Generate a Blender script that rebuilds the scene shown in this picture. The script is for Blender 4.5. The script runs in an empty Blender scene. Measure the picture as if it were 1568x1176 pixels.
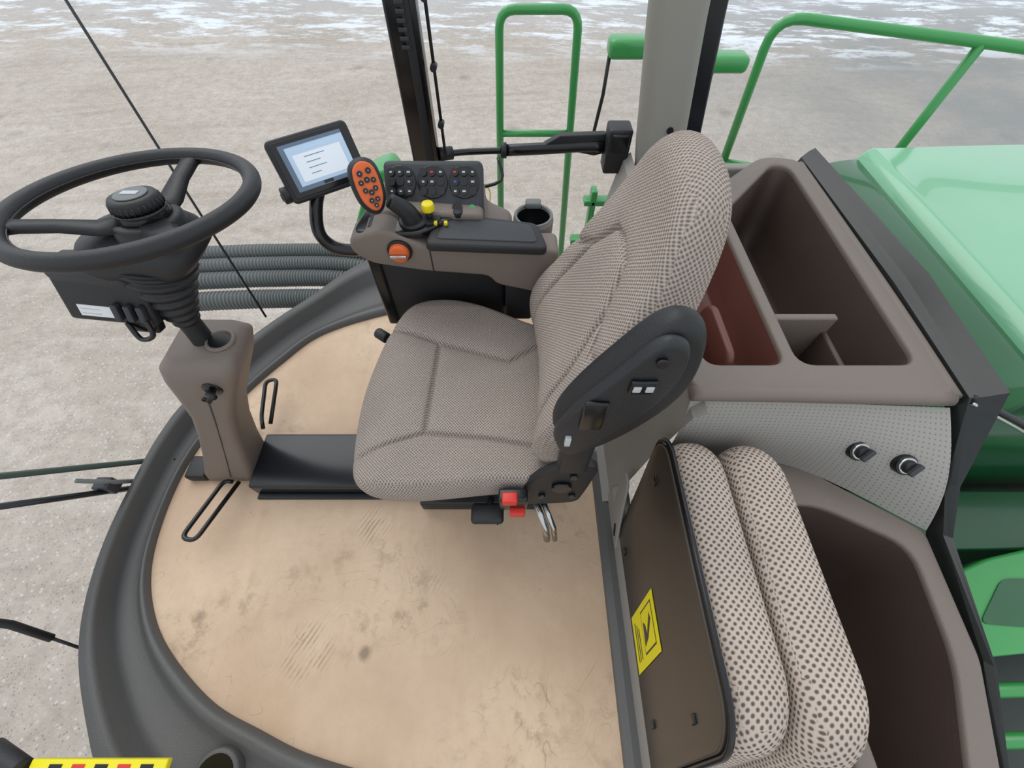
import bpy, bmesh, math, random
from mathutils import Vector, Matrix
random.seed(4)
D=bpy.data
SC=bpy.context.scene
try:
    SC.view_settings.view_transform='Standard'
except Exception: pass

# ------------------------------------------------------------------ materials
def lin(c):
    c=c/255.0
    return c/12.92 if c<=0.04045 else ((c+0.055)/1.055)**2.4
def rgb(r,g,b): return (lin(r),lin(g),lin(b),1)
def newmat(n):
    m=D.materials.new(n); m.use_nodes=True
    nt=m.node_tree; b=nt.nodes['Principled BSDF']
    return m,nt,b
def mat(n,col,rough=.5,metal=0,var=.0,vscale=8,bump=0,bscale=200,spec=.5,emit=0,coat=0):
    m,nt,b=newmat(n)
    b.inputs['Base Color'].default_value=col
    b.inputs['Roughness'].default_value=rough
    b.inputs['Metallic'].default_value=metal
    b.inputs['Specular IOR Level'].default_value=spec
    b.inputs['Coat Weight'].default_value=coat
    if emit:
        b.inputs['Emission Color'].default_value=col
        b.inputs['Emission Strength'].default_value=emit
    tc=nt.nodes.new('ShaderNodeTexCoord')
    if var:
        no=nt.nodes.new('ShaderNodeTexNoise'); no.inputs['Scale'].default_value=vscale; no.inputs['Detail'].default_value=6
        nt.links.new(tc.outputs['Object'],no.inputs['Vector'])
        mx=nt.nodes.new('ShaderNodeMix'); mx.data_type='RGBA'
        mx.inputs[6].default_value=tuple(c*(1-var) for c in col[:3])+(1,)
        mx.inputs[7].default_value=tuple(min(1,c*(1+var)) for c in col[:3])+(1,)
        nt.links.new(no.outputs['Fac'],mx.inputs[0]); nt.links.new(mx.outputs[2],b.inputs['Base Color'])
    if bump:
        n2=nt.nodes.new('ShaderNodeTexNoise'); n2.inputs['Scale'].default_value=bscale
        nt.links.new(tc.outputs['Object'],n2.inputs['Vector'])
        bp=nt.nodes.new('ShaderNodeBump'); bp.inputs['Strength'].default_value=bump; bp.inputs['Distance'].default_value=.002
        nt.links.new(n2.outputs['Fac'],bp.inputs['Height']); nt.links.new(bp.outputs['Normal'],b.inputs['Normal'])
    return m
def fabric(n,base,dark,cell,thr=.34,soft=.1,stretch=1.0,bs=.5):
    m,nt,b=newmat(n); N=nt.nodes; L=nt.links
    uv=N.new('ShaderNodeUVMap'); uv.uv_map='UVMap'
    mp=N.new('ShaderNodeMapping'); mp.inputs['Rotation'].default_value=(0,0,math.radians(45))
    mp0=N.new('ShaderNodeMapping'); mp0.inputs['Scale'].default_value=(1/cell,stretch/cell,1)
    L.new(uv.outputs['UV'],mp0.inputs['Vector']); L.new(mp0.outputs['Vector'],mp.inputs['Vector'])
    vo=N.new('ShaderNodeTexVoronoi'); vo.voronoi_dimensions='2D'; vo.inputs['Scale'].default_value=1; vo.inputs['Randomness'].default_value=.12
    L.new(mp.outputs['Vector'],vo.inputs['Vector'])
    mr=N.new('ShaderNodeMapRange'); mr.inputs['From Min'].default_value=thr-soft; mr.inputs['From Max'].default_value=thr+soft
    L.new(vo.outputs['Distance'],mr.inputs['Value'])
    no=N.new('ShaderNodeTexNoise'); no.inputs['Scale'].default_value=9
    tc=N.new('ShaderNodeTexCoord'); L.new(tc.outputs['Object'],no.inputs['Vector'])
    mx=N.new('ShaderNodeMix'); mx.data_type='RGBA'; mx.inputs[6].default_value=dark; mx.inputs[7].default_value=base
    L.new(mr.outputs['Result'],mx.inputs[0])
    mv=N.new('ShaderNodeMix'); mv.data_type='RGBA'; mv.blend_type='MULTIPLY'; mv.inputs[0].default_value=.25
    L.new(mx.outputs[2],mv.inputs[6]); L.new(no.outputs['Fac'],mv.inputs[7])
    L.new(mv.outputs[2],b.inputs['Base Color'])
    b.inputs['Roughness'].default_value=.95; b.inputs['Specular IOR Level'].default_value=.15
    bp=N.new('ShaderNodeBump'); bp.inputs['Strength'].default_value=bs; bp.inputs['Distance'].default_value=.002
    L.new(mr.outputs['Result'],bp.inputs['Height']); L.new(bp.outputs['Normal'],b.inputs['Normal'])
    return m

M_black=mat('black_plastic',rgb(32,33,36),.5,bump=.25)
M_dgrey=mat('charcoal_plastic',rgb(52,54,58),.5,bump=.25)
M_arm=mat('armrest_plastic',rgb(38,40,44),.45,bump=.25)
M_blackg=mat('black_gloss',rgb(20,21,24),.22)
M_steel=mat('black_steel',rgb(30,33,38),.25,var=.2)
M_chrome=mat('chrome',rgb(190,190,190),.2,1)
M_taupe=mat('taupe_plastic',rgb(122,111,103),.5,var=.05,bump=.4,bscale=500)
M_trim=mat('grey_trim',rgb(88,87,86),.42,var=.08,bump=.4,bscale=400)
M_lgrey=mat('light_grey_plastic',rgb(150,146,140),.6,bump=.3,bscale=400)
M_pillar=mat('pillar_grey',rgb(148,146,138),.7,bump=.3,bscale=500)
M_brown=mat('brown_tub',rgb(80,66,60),.5,var=.12,bump=.3,bscale=300)
M_red=mat('red_brown_leather',rgb(104,62,53),.45,var=.15)
M_cream=mat('cream_edge',rgb(190,170,150),.6)
M_panelbr=mat('seat_back_panel',rgb(66,58,50),.3,var=.1)
M_green=mat('green_paint',rgb(66,156,84),.3,var=.05,coat=.3)
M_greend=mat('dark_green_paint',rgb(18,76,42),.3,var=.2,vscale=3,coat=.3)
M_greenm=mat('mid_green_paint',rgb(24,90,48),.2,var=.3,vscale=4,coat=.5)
M_greenl=mat('green_paint_glare',rgb(128,188,150),.2,var=.15,vscale=2,coat=.5)  # green paint whitened: the shroud top's glare is put into the colour
M_orange=mat('orange_plastic',rgb(228,104,44),.4)
M_yellow=mat('yellow_plastic',rgb(235,215,20),.4)
M_yel2=mat('yellow_label',rgb(236,222,10),.5)
M_white=mat('white_label',rgb(228,231,233),.5)
M_redp=mat('red_plastic',rgb(215,50,40),.35)
M_icon=mat('icon_grey',rgb(190,195,200),.5)
M_blue=mat('blue_icon',rgb(60,90,200),.5)
M_grn=mat('green_icon',rgb(60,170,90),.5)
M_hose=mat('grey_hose',rgb(112,116,115),.55)
M_frit=mat('glass_frit',rgb(30,33,33),.25,var=.3,vscale=60)
M_fabD=fabric('seat_fabric_driver',rgb(194,181,171),rgb(116,102,95),.0054,.33,.22)
M_fabP=fabric('seat_fabric_passenger',rgb(208,195,182),rgb(118,95,86),.0098,.29,.1)

def perforated():
    m,nt,b=newmat('perforated_panel'); N=nt.nodes; L=nt.links
    uv=N.new('ShaderNodeUVMap'); uv.uv_map='UVMap'
    mp=N.new('ShaderNodeMapping'); mp.inputs['Scale'].default_value=(95,95,1)
    L.new(uv.outputs['UV'],mp.inputs['Vector'])
    vo=N.new('ShaderNodeTexVoronoi'); vo.voronoi_dimensions='2D'; vo.inputs['Scale'].default_value=1; vo.inputs['Randomness'].default_value=0
    L.new(mp.outputs['Vector'],vo.inputs['Vector'])
    mr=N.new('ShaderNodeMapRange'); mr.inputs['From Min'].default_value=.12; mr.inputs['From Max'].default_value=.2
    L.new(vo.outputs['Distance'],mr.inputs['Value'])
    mx=N.new('ShaderNodeMix'); mx.data_type='RGBA'; mx.inputs[6].default_value=rgb(118,115,110); mx.inputs[7].default_value=rgb(156,153,147)
    L.new(mr.outputs['Result'],mx.inputs[0]); L.new(mx.outputs[2],b.inputs['Base Color']); b.inputs['Roughness'].default_value=.6
    return m
M_perf=perforated()

class NT:
    def __init__(s,name):
        s.m,s.nt,s.b=newmat(name); s.N=s.nt.nodes; s.L=s.nt.links
        s.tc=s.N.new('ShaderNodeTexCoord').outputs['Object']
    def noise(s,sc,det=5,vec=None,rough=.55,dist=0):
        n=s.N.new('ShaderNodeTexNoise'); n.inputs['Scale'].default_value=sc; n.inputs['Detail'].default_value=det; n.inputs['Roughness'].default_value=rough; n.inputs['Distortion'].default_value=dist
        s.L.new(vec or s.tc,n.inputs['Vector']); return n.outputs['Fac']
    def mix(s,f,a,bc,bt='MIX'):
        x=s.N.new('ShaderNodeMix'); x.data_type='RGBA'; x.blend_type=bt
        if isinstance(f,float): x.inputs[0].default_value=f
        else: s.L.new(f,x.inputs[0])
        for i,v in ((6,a),(7,bc)):
            if isinstance(v,tuple): x.inputs[i].default_value=v
            else: s.L.new(v,x.inputs[i])
        return x.outputs[2]
    def rng(s,o,a,bb,c=0,d=1):
        r=s.N.new('ShaderNodeMapRange'); r.inputs['From Min'].default_value=a; r.inputs['From Max'].default_value=bb; r.inputs['To Min'].default_value=c; r.inputs['To Max'].default_value=d
        s.L.new(o,r.inputs['Value']); return r.outputs['Result']
    def math(s,op,a,bb):
        x=s.N.new('ShaderNodeMath'); x.operation=op
        for i,v in ((0,a),(1,bb)):
            if isinstance(v,(int,float)): x.inputs[i].default_value=v
            else: s.L.new(v,x.inputs[i])
        return x.outputs[0]
    def mapping(s,scale,rot=0,warp=0,wscale=.3):
        mp=s.N.new('ShaderNodeMapping'); mp.inputs['Scale'].default_value=scale
        rt=s.N.new('ShaderNodeMapping'); rt.inputs['Rotation'].default_value=(0,0,rot)
        src=s.tc
        if warp:
            n=s.N.new('ShaderNodeTexNoise'); n.inputs['Scale'].default_value=wscale; n.inputs['Detail'].default_value=1; s.L.new(s.tc,n.inputs['Vector'])
            vm=s.N.new('ShaderNodeVectorMath'); vm.operation='MULTIPLY_ADD'; vm.inputs[1].default_value=(warp,warp,0)
            s.L.new(n.outputs['Color'],vm.inputs[0]); s.L.new(s.tc,vm.inputs[2]); src=vm.outputs[0]
        s.L.new(src,rt.inputs['Vector']); s.L.new(rt.outputs['Vector'],mp.inputs['Vector']); return mp.outputs['Vector']
    def vor(s,sc,vec=None):
        v=s.N.new('ShaderNodeTexVoronoi'); v.inputs['Scale'].default_value=sc; s.L.new(vec or s.tc,v.inputs['Vector']); return v.outputs['Distance']

def floor_mat():
    t=NT('plywood_floor')
    base=t.mix(t.rng(t.noise(2.2),.35,.65),rgb(200,171,144),rgb(222,195,167))
    st=t.noise(1.5,6,t.mapping((12,2.5,1)),.6,.6)
    base=t.mix(t.rng(st,.5,.8,0,.3),base,rgb(188,154,124))
    base=t.mix(t.rng(t.noise(30,8,None,.8),.45,.75,0,.25),base,rgb(180,148,122))
    ns=t.noise(3.0,2,None,.4,1.4)
    fr=t.N.new('ShaderNodeMath'); fr.operation='PINGPONG'; fr.inputs[1].default_value=.5; t.L.new(t.math('MULTIPLY',ns,24.0),fr.inputs[0])
    ln=t.rng(fr.outputs[0],0,.04,.5,0)
    gate=t.math('MULTIPLY',t.rng(t.noise(3.3),.46,.56),t.rng(t.noise(14),.42,.55))
    base=t.mix(t.math('MULTIPLY',ln,gate),base,rgb(150,118,90))
    # boot prints: short parallel bars in a few patches
    wv=t.N.new('ShaderNodeTexWave'); wv.inputs['Scale'].default_value=24; wv.inputs['Distortion'].default_value=1.5; wv.inputs['Detail'].default_value=2
    t.L.new(t.mapping((1,1,1),.5),wv.inputs['Vector'])
    pr=t.math('MULTIPLY',t.rng(wv.outputs['Fac'],.5,.75),t.rng(t.vor(3.1),.14,.26,1,0))
    pr=t.math('MULTIPLY',pr,t.rng(t.noise(18,4),.42,.58))
    base=t.mix(t.math('MULTIPLY',pr,.5),base,rgb(132,106,88))
    dm=t.math('MULTIPLY',t.rng(t.noise(16,8,None,.7),.5,.66),t.rng(t.noise(2.6,3),.5,.64))
    base=t.mix(t.math('MULTIPLY',dm,.55),base,rgb(130,106,88))
    ad=t.math('ADD',t.vor(4.3),t.math('MULTIPLY',t.noise(40),.09))
    base=t.mix(t.rng(ad,.085,.15,.6,0),base,rgb(96,78,68))
    t.L.new(base,t.b.inputs['Base Color']); t.b.inputs['Roughness'].default_value=.5
    t.b.inputs['Specular IOR Level'].default_value=.3
    return t.m
M_floor=floor_mat()

def ground_mat():
    t=NT('gravel_ground')
    base=t.mix(t.rng(t.noise(.5,6),.35,.65),rgb(186,175,164),rgb(204,194,183))
    base=t.mix(t.rng(t.noise(6,9,None,.8),.42,.7,0,.75),base,rgb(154,143,133))
    v=t.mapping((.18,2.2,1),math.radians(-8),1.6,.12); v2=t.mapping((.2,2.6,1),math.radians(24),1.6,.14)
    base=t.mix(t.rng(t.noise(1.3,10,v,.75),.5,.72,0,.5),base,rgb(150,137,126))
    base=t.mix(t.rng(t.noise(1.6,10,v2,.75),.53,.74,0,.4),base,rgb(154,141,130))
    base=t.mix(t.rng(t.noise(2.1,8,v,.7),.55,.74,0,.4),base,rgb(218,211,202))
    n1=t.rng(t.noise(3,3),.4,.6)
    base=t.mix(t.rng(t.vor(20),.12,.26,.6,0),base,rgb(222,217,210))
    base=t.mix(t.rng(t.vor(31),.1,.24,.65,0),base,rgb(120,112,106))
    base=t.mix(t.rng(t.vor(55),.1,.3,.5,0),base,rgb(206,199,192))
    base=t.mix(t.math('MULTIPLY',n1,t.rng(t.vor(44),.1,.28,.7,0)),base,rgb(132,121,112))
    base=t.mix(t.rng(t.vor(.8),.04,.13,.45,0),base,rgb(116,105,96))
    sx=t.N.new('ShaderNodeSeparateXYZ'); t.L.new(t.tc,sx.inputs[0]); X=sx.outputs['X'];Y=sx.outputs['Y']
    wet_tint=t.math('MULTIPLY',t.rng(X,1,8,0,1),t.rng(Y,2,7,0,1))  # wet ground, plus the grey cast of tinted glass painted in
    base=t.mix(t.math('MULTIPLY',wet_tint,t.rng(t.noise(.6,4),.3,.6,.45,.95)),base,rgb(142,144,143))
    sn=t.rng(t.noise(1.5,9,t.mapping((.4,1.2,1),.1,.8,.3),.75),.5,.57)
    yw=t.math('ADD',t.math('ADD',Y,t.math('MULTIPLY',X,.04)),t.math('MULTIPLY',t.noise(.25,2),1.5))
    sn=t.math('MULTIPLY',sn,t.rng(yw,10.5,12.2))
    base=t.mix(t.rng(yw,11.5,14.5,0,.6),base,rgb(182,186,190))
    base=t.mix(sn,base,rgb(230,236,242))
    t.L.new(base,t.b.inputs['Base Color']); t.b.inputs['Roughness'].default_value=.8
    bp=t.N.new('ShaderNodeBump'); bp.inputs['Strength'].default_value=.5; bp.inputs['Distance'].default_value=.03
    t.L.new(t.noise(18,8,None,.7),bp.inputs['Height']); t.L.new(bp.outputs['Normal'],t.b.inputs['Normal'])
    return t.m
M_ground=ground_mat()

# ------------------------------------------------------------------ geometry helpers
def root(name,loc=(0,0,0)):
    e=D.objects.new(name,None); e.location=loc; e.empty_display_size=.1
    SC.collection.objects.link(e); return e
def link(ob,parent,m):
    SC.collection.objects.link(ob)
    if m: ob.data.materials.append(m)
    if parent:
        ob.parent=parent; ob.matrix_parent_inverse=Matrix.Translation(-Vector(parent.location))
    return ob
def mesh(name,vs,fs,m,parent=None,smooth=False,uv=None):
    me=D.meshes.new(name); me.from_pydata([tuple(v) for v in vs],[],fs); me.update()
    bm=bmesh.new(); bm.from_mesh(me); bmesh.ops.recalc_face_normals(bm,faces=bm.faces); bm.to_mesh(me); bm.free()
    if smooth: 
        for p in me.polygons: p.use_smooth=True
    if uv is not None:
        l=me.uv_layers.new(name='UVMap')
        for p in me.polygons:
            pts=[Vector(uv[me.loops[i].vertex_index]) for i in p.loop_indices]
            n=Vector((0,0,0))
            for i in range(len(pts)):
                n+=pts[i].cross(pts[(i+1)%len(pts)])
            n=Vector(map(abs,n))
            for i in p.loop_indices:
                q=uv[me.loops[i].vertex_index]
                if n.z>=n.x*.8 and n.z>=n.y*.8: c=(q[0],q[1])
                elif n.x>n.y: c=(q[2],q[1])
                else: c=(q[0],q[2])
                l.data[i].uv=c
    ob=D.objects.new(name,me)
    return link(ob,parent,m)
def bevel(ob,w,seg=3,angle=35):
    md=ob.modifiers.new('bevel','BEVEL'); md.width=w; md.segments=seg; md.limit_method='ANGLE'; md.angle_limit=math.radians(angle)
    for p in ob.data.polygons: p.use_smooth=True
    return ob
def frame(o,X,Y):
    X=Vector(X).normalized(); Y=Vector(Y); Y=(Y-X*Y.dot(X)).normalized(); Z=X.cross(Y)
    o=Vector(o)
    return lambda a,b,c: o+X*a+Y*b+Z*c
ID=frame((0,0,0),(1,0,0),(0,1,0))
def box(name,lo,hi,m,parent=None,bv=.004,fr=None,seg=3):
    fr=fr or ID
    vs=[fr(x,y,z) for x in (lo[0],hi[0]) for y in (lo[1],hi[1]) for z in (lo[2],hi[2])]
    fs=[(0,1,3,2),(4,6,7,5),(0,4,5,1),(2,3,7,6),(0,2,6,4),(1,5,7,3)]
    ob=mesh(name,vs,fs,m,parent)
    if bv: bevel(ob,bv,seg)
    return ob
def prism(name,pts,c0,c1,m,parent=None,bv=.004,fr=None,seg=3,top=None,uv=False):
    fr=fr or ID; n=len(pts); top=top or pts
    loc=[(a,b,c0) for a,b in pts]+[(a,b,c1) for a,b in top]
    fs=[tuple(range(n))[::-1],tuple(range(n,2*n))]+[(i,(i+1)%n,n+(i+1)%n,n+i) for i in range(n)]
    ob=mesh(name,[fr(*p) for p in loc],fs,m,parent,uv=loc if uv else None)
    if bv: bevel(ob,bv,seg)
    return ob
def cyl(name,p0,p1,r0,m,parent=None,r1=None,n=28,bv=.0,smooth=True):
    p0=Vector(p0);p1=Vector(p1); r1=r0 if r1 is None else r1
    d=(p1-p0).normalized(); a=d.orthogonal().normalized(); b=d.cross(a)
    vs=[];
    for p,r in ((p0,r0),(p1,r1)):
        for i in range(n):
            t=2*math.pi*i/n; vs.append(p+a*math.cos(t)*r+b*math.sin(t)*r)
    fs=[tuple(range(n))[::-1],tuple(range(n,2*n))]+[(i,(i+1)%n,n+(i+1)%n,n+i) for i in range(n)]
    ob=mesh(name,vs,fs,m,parent)
    if bv: bevel(ob,bv,2,50)
    else:
        for p in ob.data.polygons:
            p.use_smooth = len(p.vertices)==4
    return ob
def cr(pts,n,closed=True):
    P=[Vector(p) for p in pts]; N=len(P); out=[]
    segs=N if closed else N-1
    per=max(1,n//segs)
    for i in range(segs):
        if closed: p0,p1,p2,p3=P[(i-1)%N],P[i],P[(i+1)%N],P[(i+2)%N]
        else: p0,p1,p2,p3=P[max(i-1,0)],P[i],P[i+1],P[min(i+2,N-1)]
        for k in range(per):
            t=k/per
            out.append(.5*((2*p1)+(-p0+p2)*t+(2*p0-5*p1+4*p2-p3)*t*t+(-p0+3*p1-3*p2+p3)*t**3))
    if not closed: out.append(P[-1])
    return out
def tube(name,pts,r,m,parent=None,closed=False,smooth_n=0,n=14,rf=None):
    P=cr(pts,smooth_n,closed) if smooth_n else [Vector(p) for p in pts]
    N=len(P); vs=[]; a=None
    for i,p in enumerate(P):
        if closed: d=(P[(i+1)%N]-P[i-1]).normalized()
        else: d=(P[min(i+1,N-1)]-P[max(i-1,0)]).normalized()
        if a is None: a=d.orthogonal().normalized()
        a=(a-d*a.dot(d)).normalized(); b=d.cross(a)
        rr=rf(i/(N-1)) if rf else r
        for k in range(n):
            t=2*math.pi*k/n; vs.append(p+a*math.cos(t)*rr+b*math.sin(t)*rr)
    fs=[]
    for i in range(N if closed else N-1):
        j=(i+1)%N
        for k in range(n): fs.append((i*n+k,i*n+(k+1)%n,j*n+(k+1)%n,j*n+k))
    if not closed: fs+= [tuple(range(n))[::-1],tuple(range((N-1)*n,N*n))]
    return mesh(name,vs,fs,m,parent,smooth=True)
def loft(name,rings,m,parent=None,smooth=True,cap0=True,cap1=True,uv=None,closed=True):
    n=len(rings[0]); vs=[v for r in rings for v in r]; fs=[]
    for i in range(len(rings)-1):
        for k in range(n if closed else n-1):
            fs.append((i*n+k,i*n+(k+1)%n,(i+1)*n+(k+1)%n,(i+1)*n+k))
    if cap0: fs.append(tuple(range(n))[::-1])
    if cap1: fs.append(tuple(range((len(rings)-1)*n,len(rings)*n)))
    return mesh(name,vs,fs,m,parent,smooth,uv)
def pillow(name,outline,T,m,parent,fr,n=128,edge=.08,dome=.02,disp=None,rows=40,samples=True,warp=None):
    O=cr([(a,b,0) for a,b in outline],n) if samples else [Vector((a,b,0)) for a,b in outline]
    c=sum(O,Vector((0,0,0)))/len(O)
    rings=[]
    def ring(s,wfn): return [(c.x+(p.x-c.x)*s,c.y+(p.y-c.y)*s,wfn) for p in O]
    for s in (.02,.5,1-edge): rings.append(ring(s,0.0))
    for k in range(1,12):
        th=-math.pi/2+math.pi*k/12
        rings.append(ring(1-edge+edge*math.cos(th),T/2+T/2*math.sin(th)))
    for k in range(rows+1):
        s=(1-edge)*(1-k/rows)+.004
        rings.append(ring(s,T+dome*(1-(s/(1-edge))**2)))
    vs=[];loc=[]
    start=8
    for ri,r in enumerate(rings):
        o=[]
        for (a,b,w) in r:
            l0=(a,b,w)
            if disp and ri>=start:
                f=min(1,(ri-start)/5.0); w+=disp(a,b)*f
            if warp: a,b,w=warp(a,b,w)
            o.append(fr(a,b,w)); loc.append(l0)
        vs.append(o)
    return loft(name,vs,m,parent,uv=loc)
def segd(px,py,poly):
    best=9
    for (ax,ay),(bx,by) in zip(poly[:-1],poly[1:]):
        dx,dy=bx-ax,by-ay; t=max(0,min(1,((px-ax)*dx+(py-ay)*dy)/(dx*dx+dy*dy)))
        best=min(best,math.hypot(px-ax-t*dx,py-ay-t*dy))
    return best
def rrect(x0,y0,x1,y1,r,n=6):
    out=[]
    for cx,cy,a0 in ((x1-r,y1-r,0),(x0+r,y1-r,90),(x0+r,y0+r,180),(x1-r,y0+r,270)):
        for k in range(n+1):
            a=math.radians(a0+90*k/n); out.append((cx+r*math.cos(a),cy+r*math.sin(a)))
    return out
def interp(tab,x):
    if x<=tab[0][0]: return tab[0][1]
    for (x0,y0),(x1,y1) in zip(tab[:-1],tab[1:]):
        if x<=x1:
            return y0+(y1-y0)*(x-x0)/(x1-x0)
    return tab[-1][1]
def roundpath(pts,r,n=5):
    P=[Vector(p) for p in pts]; out=[P[0]]
    for i in range(1,len(P)-1):
        p=P[i]; da=(P[i-1]-p); db=(P[i+1]-p); ra=min(r,da.length*.45); rb=min(r,db.length*.45)
        s=p+da.normalized()*ra; e=p+db.normalized()*rb
        for k in range(n+1):
            t=k/n; out.append(s*(1-t)**2+p*2*t*(1-t)+e*t*t)
    out.append(P[-1]); return out
def rpoly(pts,r,n=5):
    out=[];N=len(pts)
    for i in range(N):
        p=Vector((*pts[i],0)); a=Vector((*pts[i-1],0)); b=Vector((*pts[(i+1)%N],0))
        da=(a-p); db=(b-p); ra=min(r,da.length*.45); rb=min(r,db.length*.45)
        s=p+da.normalized()*ra; e=p+db.normalized()*rb
        for k in range(n+1):
            t=k/n; q=s*(1-t)**2+p*2*t*(1-t)+e*t*t; out.append((q.x,q.y))
    return out
FXZ=lambda a,b,c: Vector((a,-c,b))

# ------------------------------------------------------------------ ground
mesh('ground',[(-60,-40,-2),(60,-40,-2),(60,70,-2),(-60,70,-2)],[(0,1,2,3)],M_ground)

# ------------------------------------------------------------------ cab floor and trim
inner=[(.30,1.42),(-.05,1.42),(-.50,1.32),(-.81,1.19),(-.95,1.03),(-1.06,.85),(-1.13,.68),(-1.155,.54),(-1.15,.38),(-1.12,.24),(-1.055,.12),(-.96,.02),(-.80,-.09),(-.65,-.15),(-.5,-.2),(-.25,-.25),(.0,-.28),(.30,-.34)]
outer=[(.30,1.56),(-.05,1.60),(-.62,1.60),(-.90,1.31),(-1.09,1.06),(-1.2,.80),(-1.23,.68),(-1.24,.54),(-1.235,.32),(-1.20,.14),(-1.14,0),(-1.04,-.14),(-.95,-.24),(-.80,-.34),(-.6,-.42),(-.3,-.46),(.0,-.5),(.30,-.52)]
I=cr([(a,b,0) for a,b in inner],150,False); O=cr([(a,b,0) for a,b in outer],150,False)
cf=[(v.x,v.y) for v in I]
prism('floor',cf,-.03,0.0,M_floor,None,bv=0)
ct=root('cab_floor_surround_trim')
rings=[]
for f,z in ((0,-.02),(.0,.010),(.04,.024),(.10,.028),(.17,.020),(.24,.008),(.30,.006),(.60,.010),(.68,.024),(.76,.07),(.84,.088),(.88,.082),(.97,.088),(1.03,.07),(1.06,-.1),(1.02,-.5)):
    rings.append([Vector((a.x+(b.x-a.x)*f,a.y+(b.y-a.y)*f,z)) for a,b in zip(I,O)])
loft('surround',rings,M_trim,ct,cap0=False,cap1=False,closed=False)
cyl('drink_recess_rim',(-.72,-.235,.0),(-.72,-.235,.035),.06,M_trim,ct,r1=.056,bv=.006)
cyl('drink_recess',(-.72,-.235,.034),(-.72,-.235,.0365),.045,M_blackg,ct)

# ------------------------------------------------------------------ rear / side interior walls
rw=root('wall_rear')
loft('kick_panel',[[Vector((.295,y,-.02)),Vector((.30,y,.03)),Vector((.325,y,.04)),Vector((.335,y,.12)),Vector((.36,y,.40)),Vector((.395,y,.60)),Vector((.42,y,.62))] for y in (1.5,1.0,.52,.44)],M_lgrey,rw,smooth=False,cap0=False,cap1=False,closed=False)
loft('floor_edge_strip',[[Vector((.278,y,-.01)),Vector((.28,y,.022)),Vector((.30,y,.03)),Vector((.325,y,.03)),Vector((.33,y,.01))] for y in (.78,.44,-.5)],M_trim,rw,smooth=False,cap0=False,cap1=False,closed=False)
loft('kick_panel_front',[[Vector((.318,y,.02)),Vector((.322,y,.10)),Vector((.34,y,.14)),Vector((.36,y,.14))] for y in (.46,-.5)],M_lgrey,rw,smooth=False,cap0=False,cap1=False,closed=False)
FYZ=lambda a,b,c:Vector((c,a,b))
prism('trim_bracket',rpoly([(.36,.05),(.42,.16),(.44,.30),(.40,.30),(.33,.14),(.28,.05)],.02),.314,.322,M_lgrey,rw,.003,fr=FYZ)
prism('bracket_slot',rpoly([(.33,.075),(.35,.11),(.34,.11),(.315,.075)],.006),.311,.315,M_blackg,rw,0,fr=FYZ)

# ------------------------------------------------------------------ rear storage shelf
sh=root('rear_storage_shelf')
def plate_with_holes(name,outer,holes,z0,z1,m,parent,bv=.006):
    bm=bmesh.new(); es=[]
    for loop in [outer]+holes:
        vs=[bm.verts.new((a,b,z1)) for a,b in loop]
        for i in range(len(vs)): es.append(bm.edges.new((vs[i],vs[(i+1)%len(vs)])))
    bmesh.ops.triangle_fill(bm,use_beauty=True,use_dissolve=True,edges=es)
    r=bmesh.ops.extrude_face_region(bm,geom=list(bm.faces))
    for v in [e for e in r['geom'] if isinstance(e,bmesh.types.BMVert)]: v.co.z=z0
    bmesh.ops.recalc_face_normals(bm,faces=bm.faces)
    me=D.meshes.new(name); bm.to_mesh(me); bm.free()
    ob=D.objects.new(name,me); link(ob,parent,m)
    bevel(ob,bv,3,50)
    return ob
so=rpoly([(.385,.475),(.955,.465),(.965,1.40),(.84,1.42),(.62,1.22),(.40,1.22)],.05)
h2a=rpoly([(.640,.55),(.905,.55),(.915,1.35),(.86,1.37),(.64,1.12)],.04)
h1=rpoly([(.43,.55),(.61,.55),(.61,1.12),(.43,1.12)],.035)
plate_with_holes('top',so,[h2a,h1],.625,.65,M_taupe,sh,.008)
def tub(name,pts,ztop,depth,m,parent,taper=.88):
    c=Vector((sum(p[0] for p in pts)/len(pts),sum(p[1] for p in pts)/len(pts)))
    rings=[]
    for s,z in ((1.015,ztop),(1.0,ztop-.01),((1+taper)/2,ztop-depth*.6),(taper,ztop-depth*.93),(taper*.93,ztop-depth)):
        rings.append([Vector((c.x+(p[0]-c.x)*s,c.y+(p[1]-c.y)*s,z)) for p in pts])
    return loft(name,rings,m,parent,cap0=False,cap1=True)
tub('large_tub',h2a,.645,.30,M_brown,sh)
tub('narrow_tub',h1,.645,.16,M_red,sh)
box('tub_divider',(.635,.695,.38),(.80,.715,.637),M_taupe,sh,.006)
box('tub_divider_return',(.785,.55,.38),(.80,.70,.59),M_brown,sh,.006)
tube('near_rim_roll',[(.39,.485,.632),(.6,.480,.634),(.945,.472,.632)],.018,M_taupe,sh,smooth_n=12)
tube('rear_rim_roll',[(.945,.47,.634),(.955,.8,.634),(.958,1.38,.634)],.018,M_taupe,sh,smooth_n=12)
FLP=frame((.475,.64,.50),(0,1,0),(.14,0,1))
pillow('leather_pouch',rrect(-.08,-.01,.12,.145,.04),.02,M_red,sh,FLP,edge=.1,dome=.006,rows=6,samples=False)
tube('pouch_edge',[FLP(a,b,.012) for a,b in rrect(-.075,-.005,.115,.14,.04)],.003,M_cream,sh,closed=True,n=8)

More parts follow.
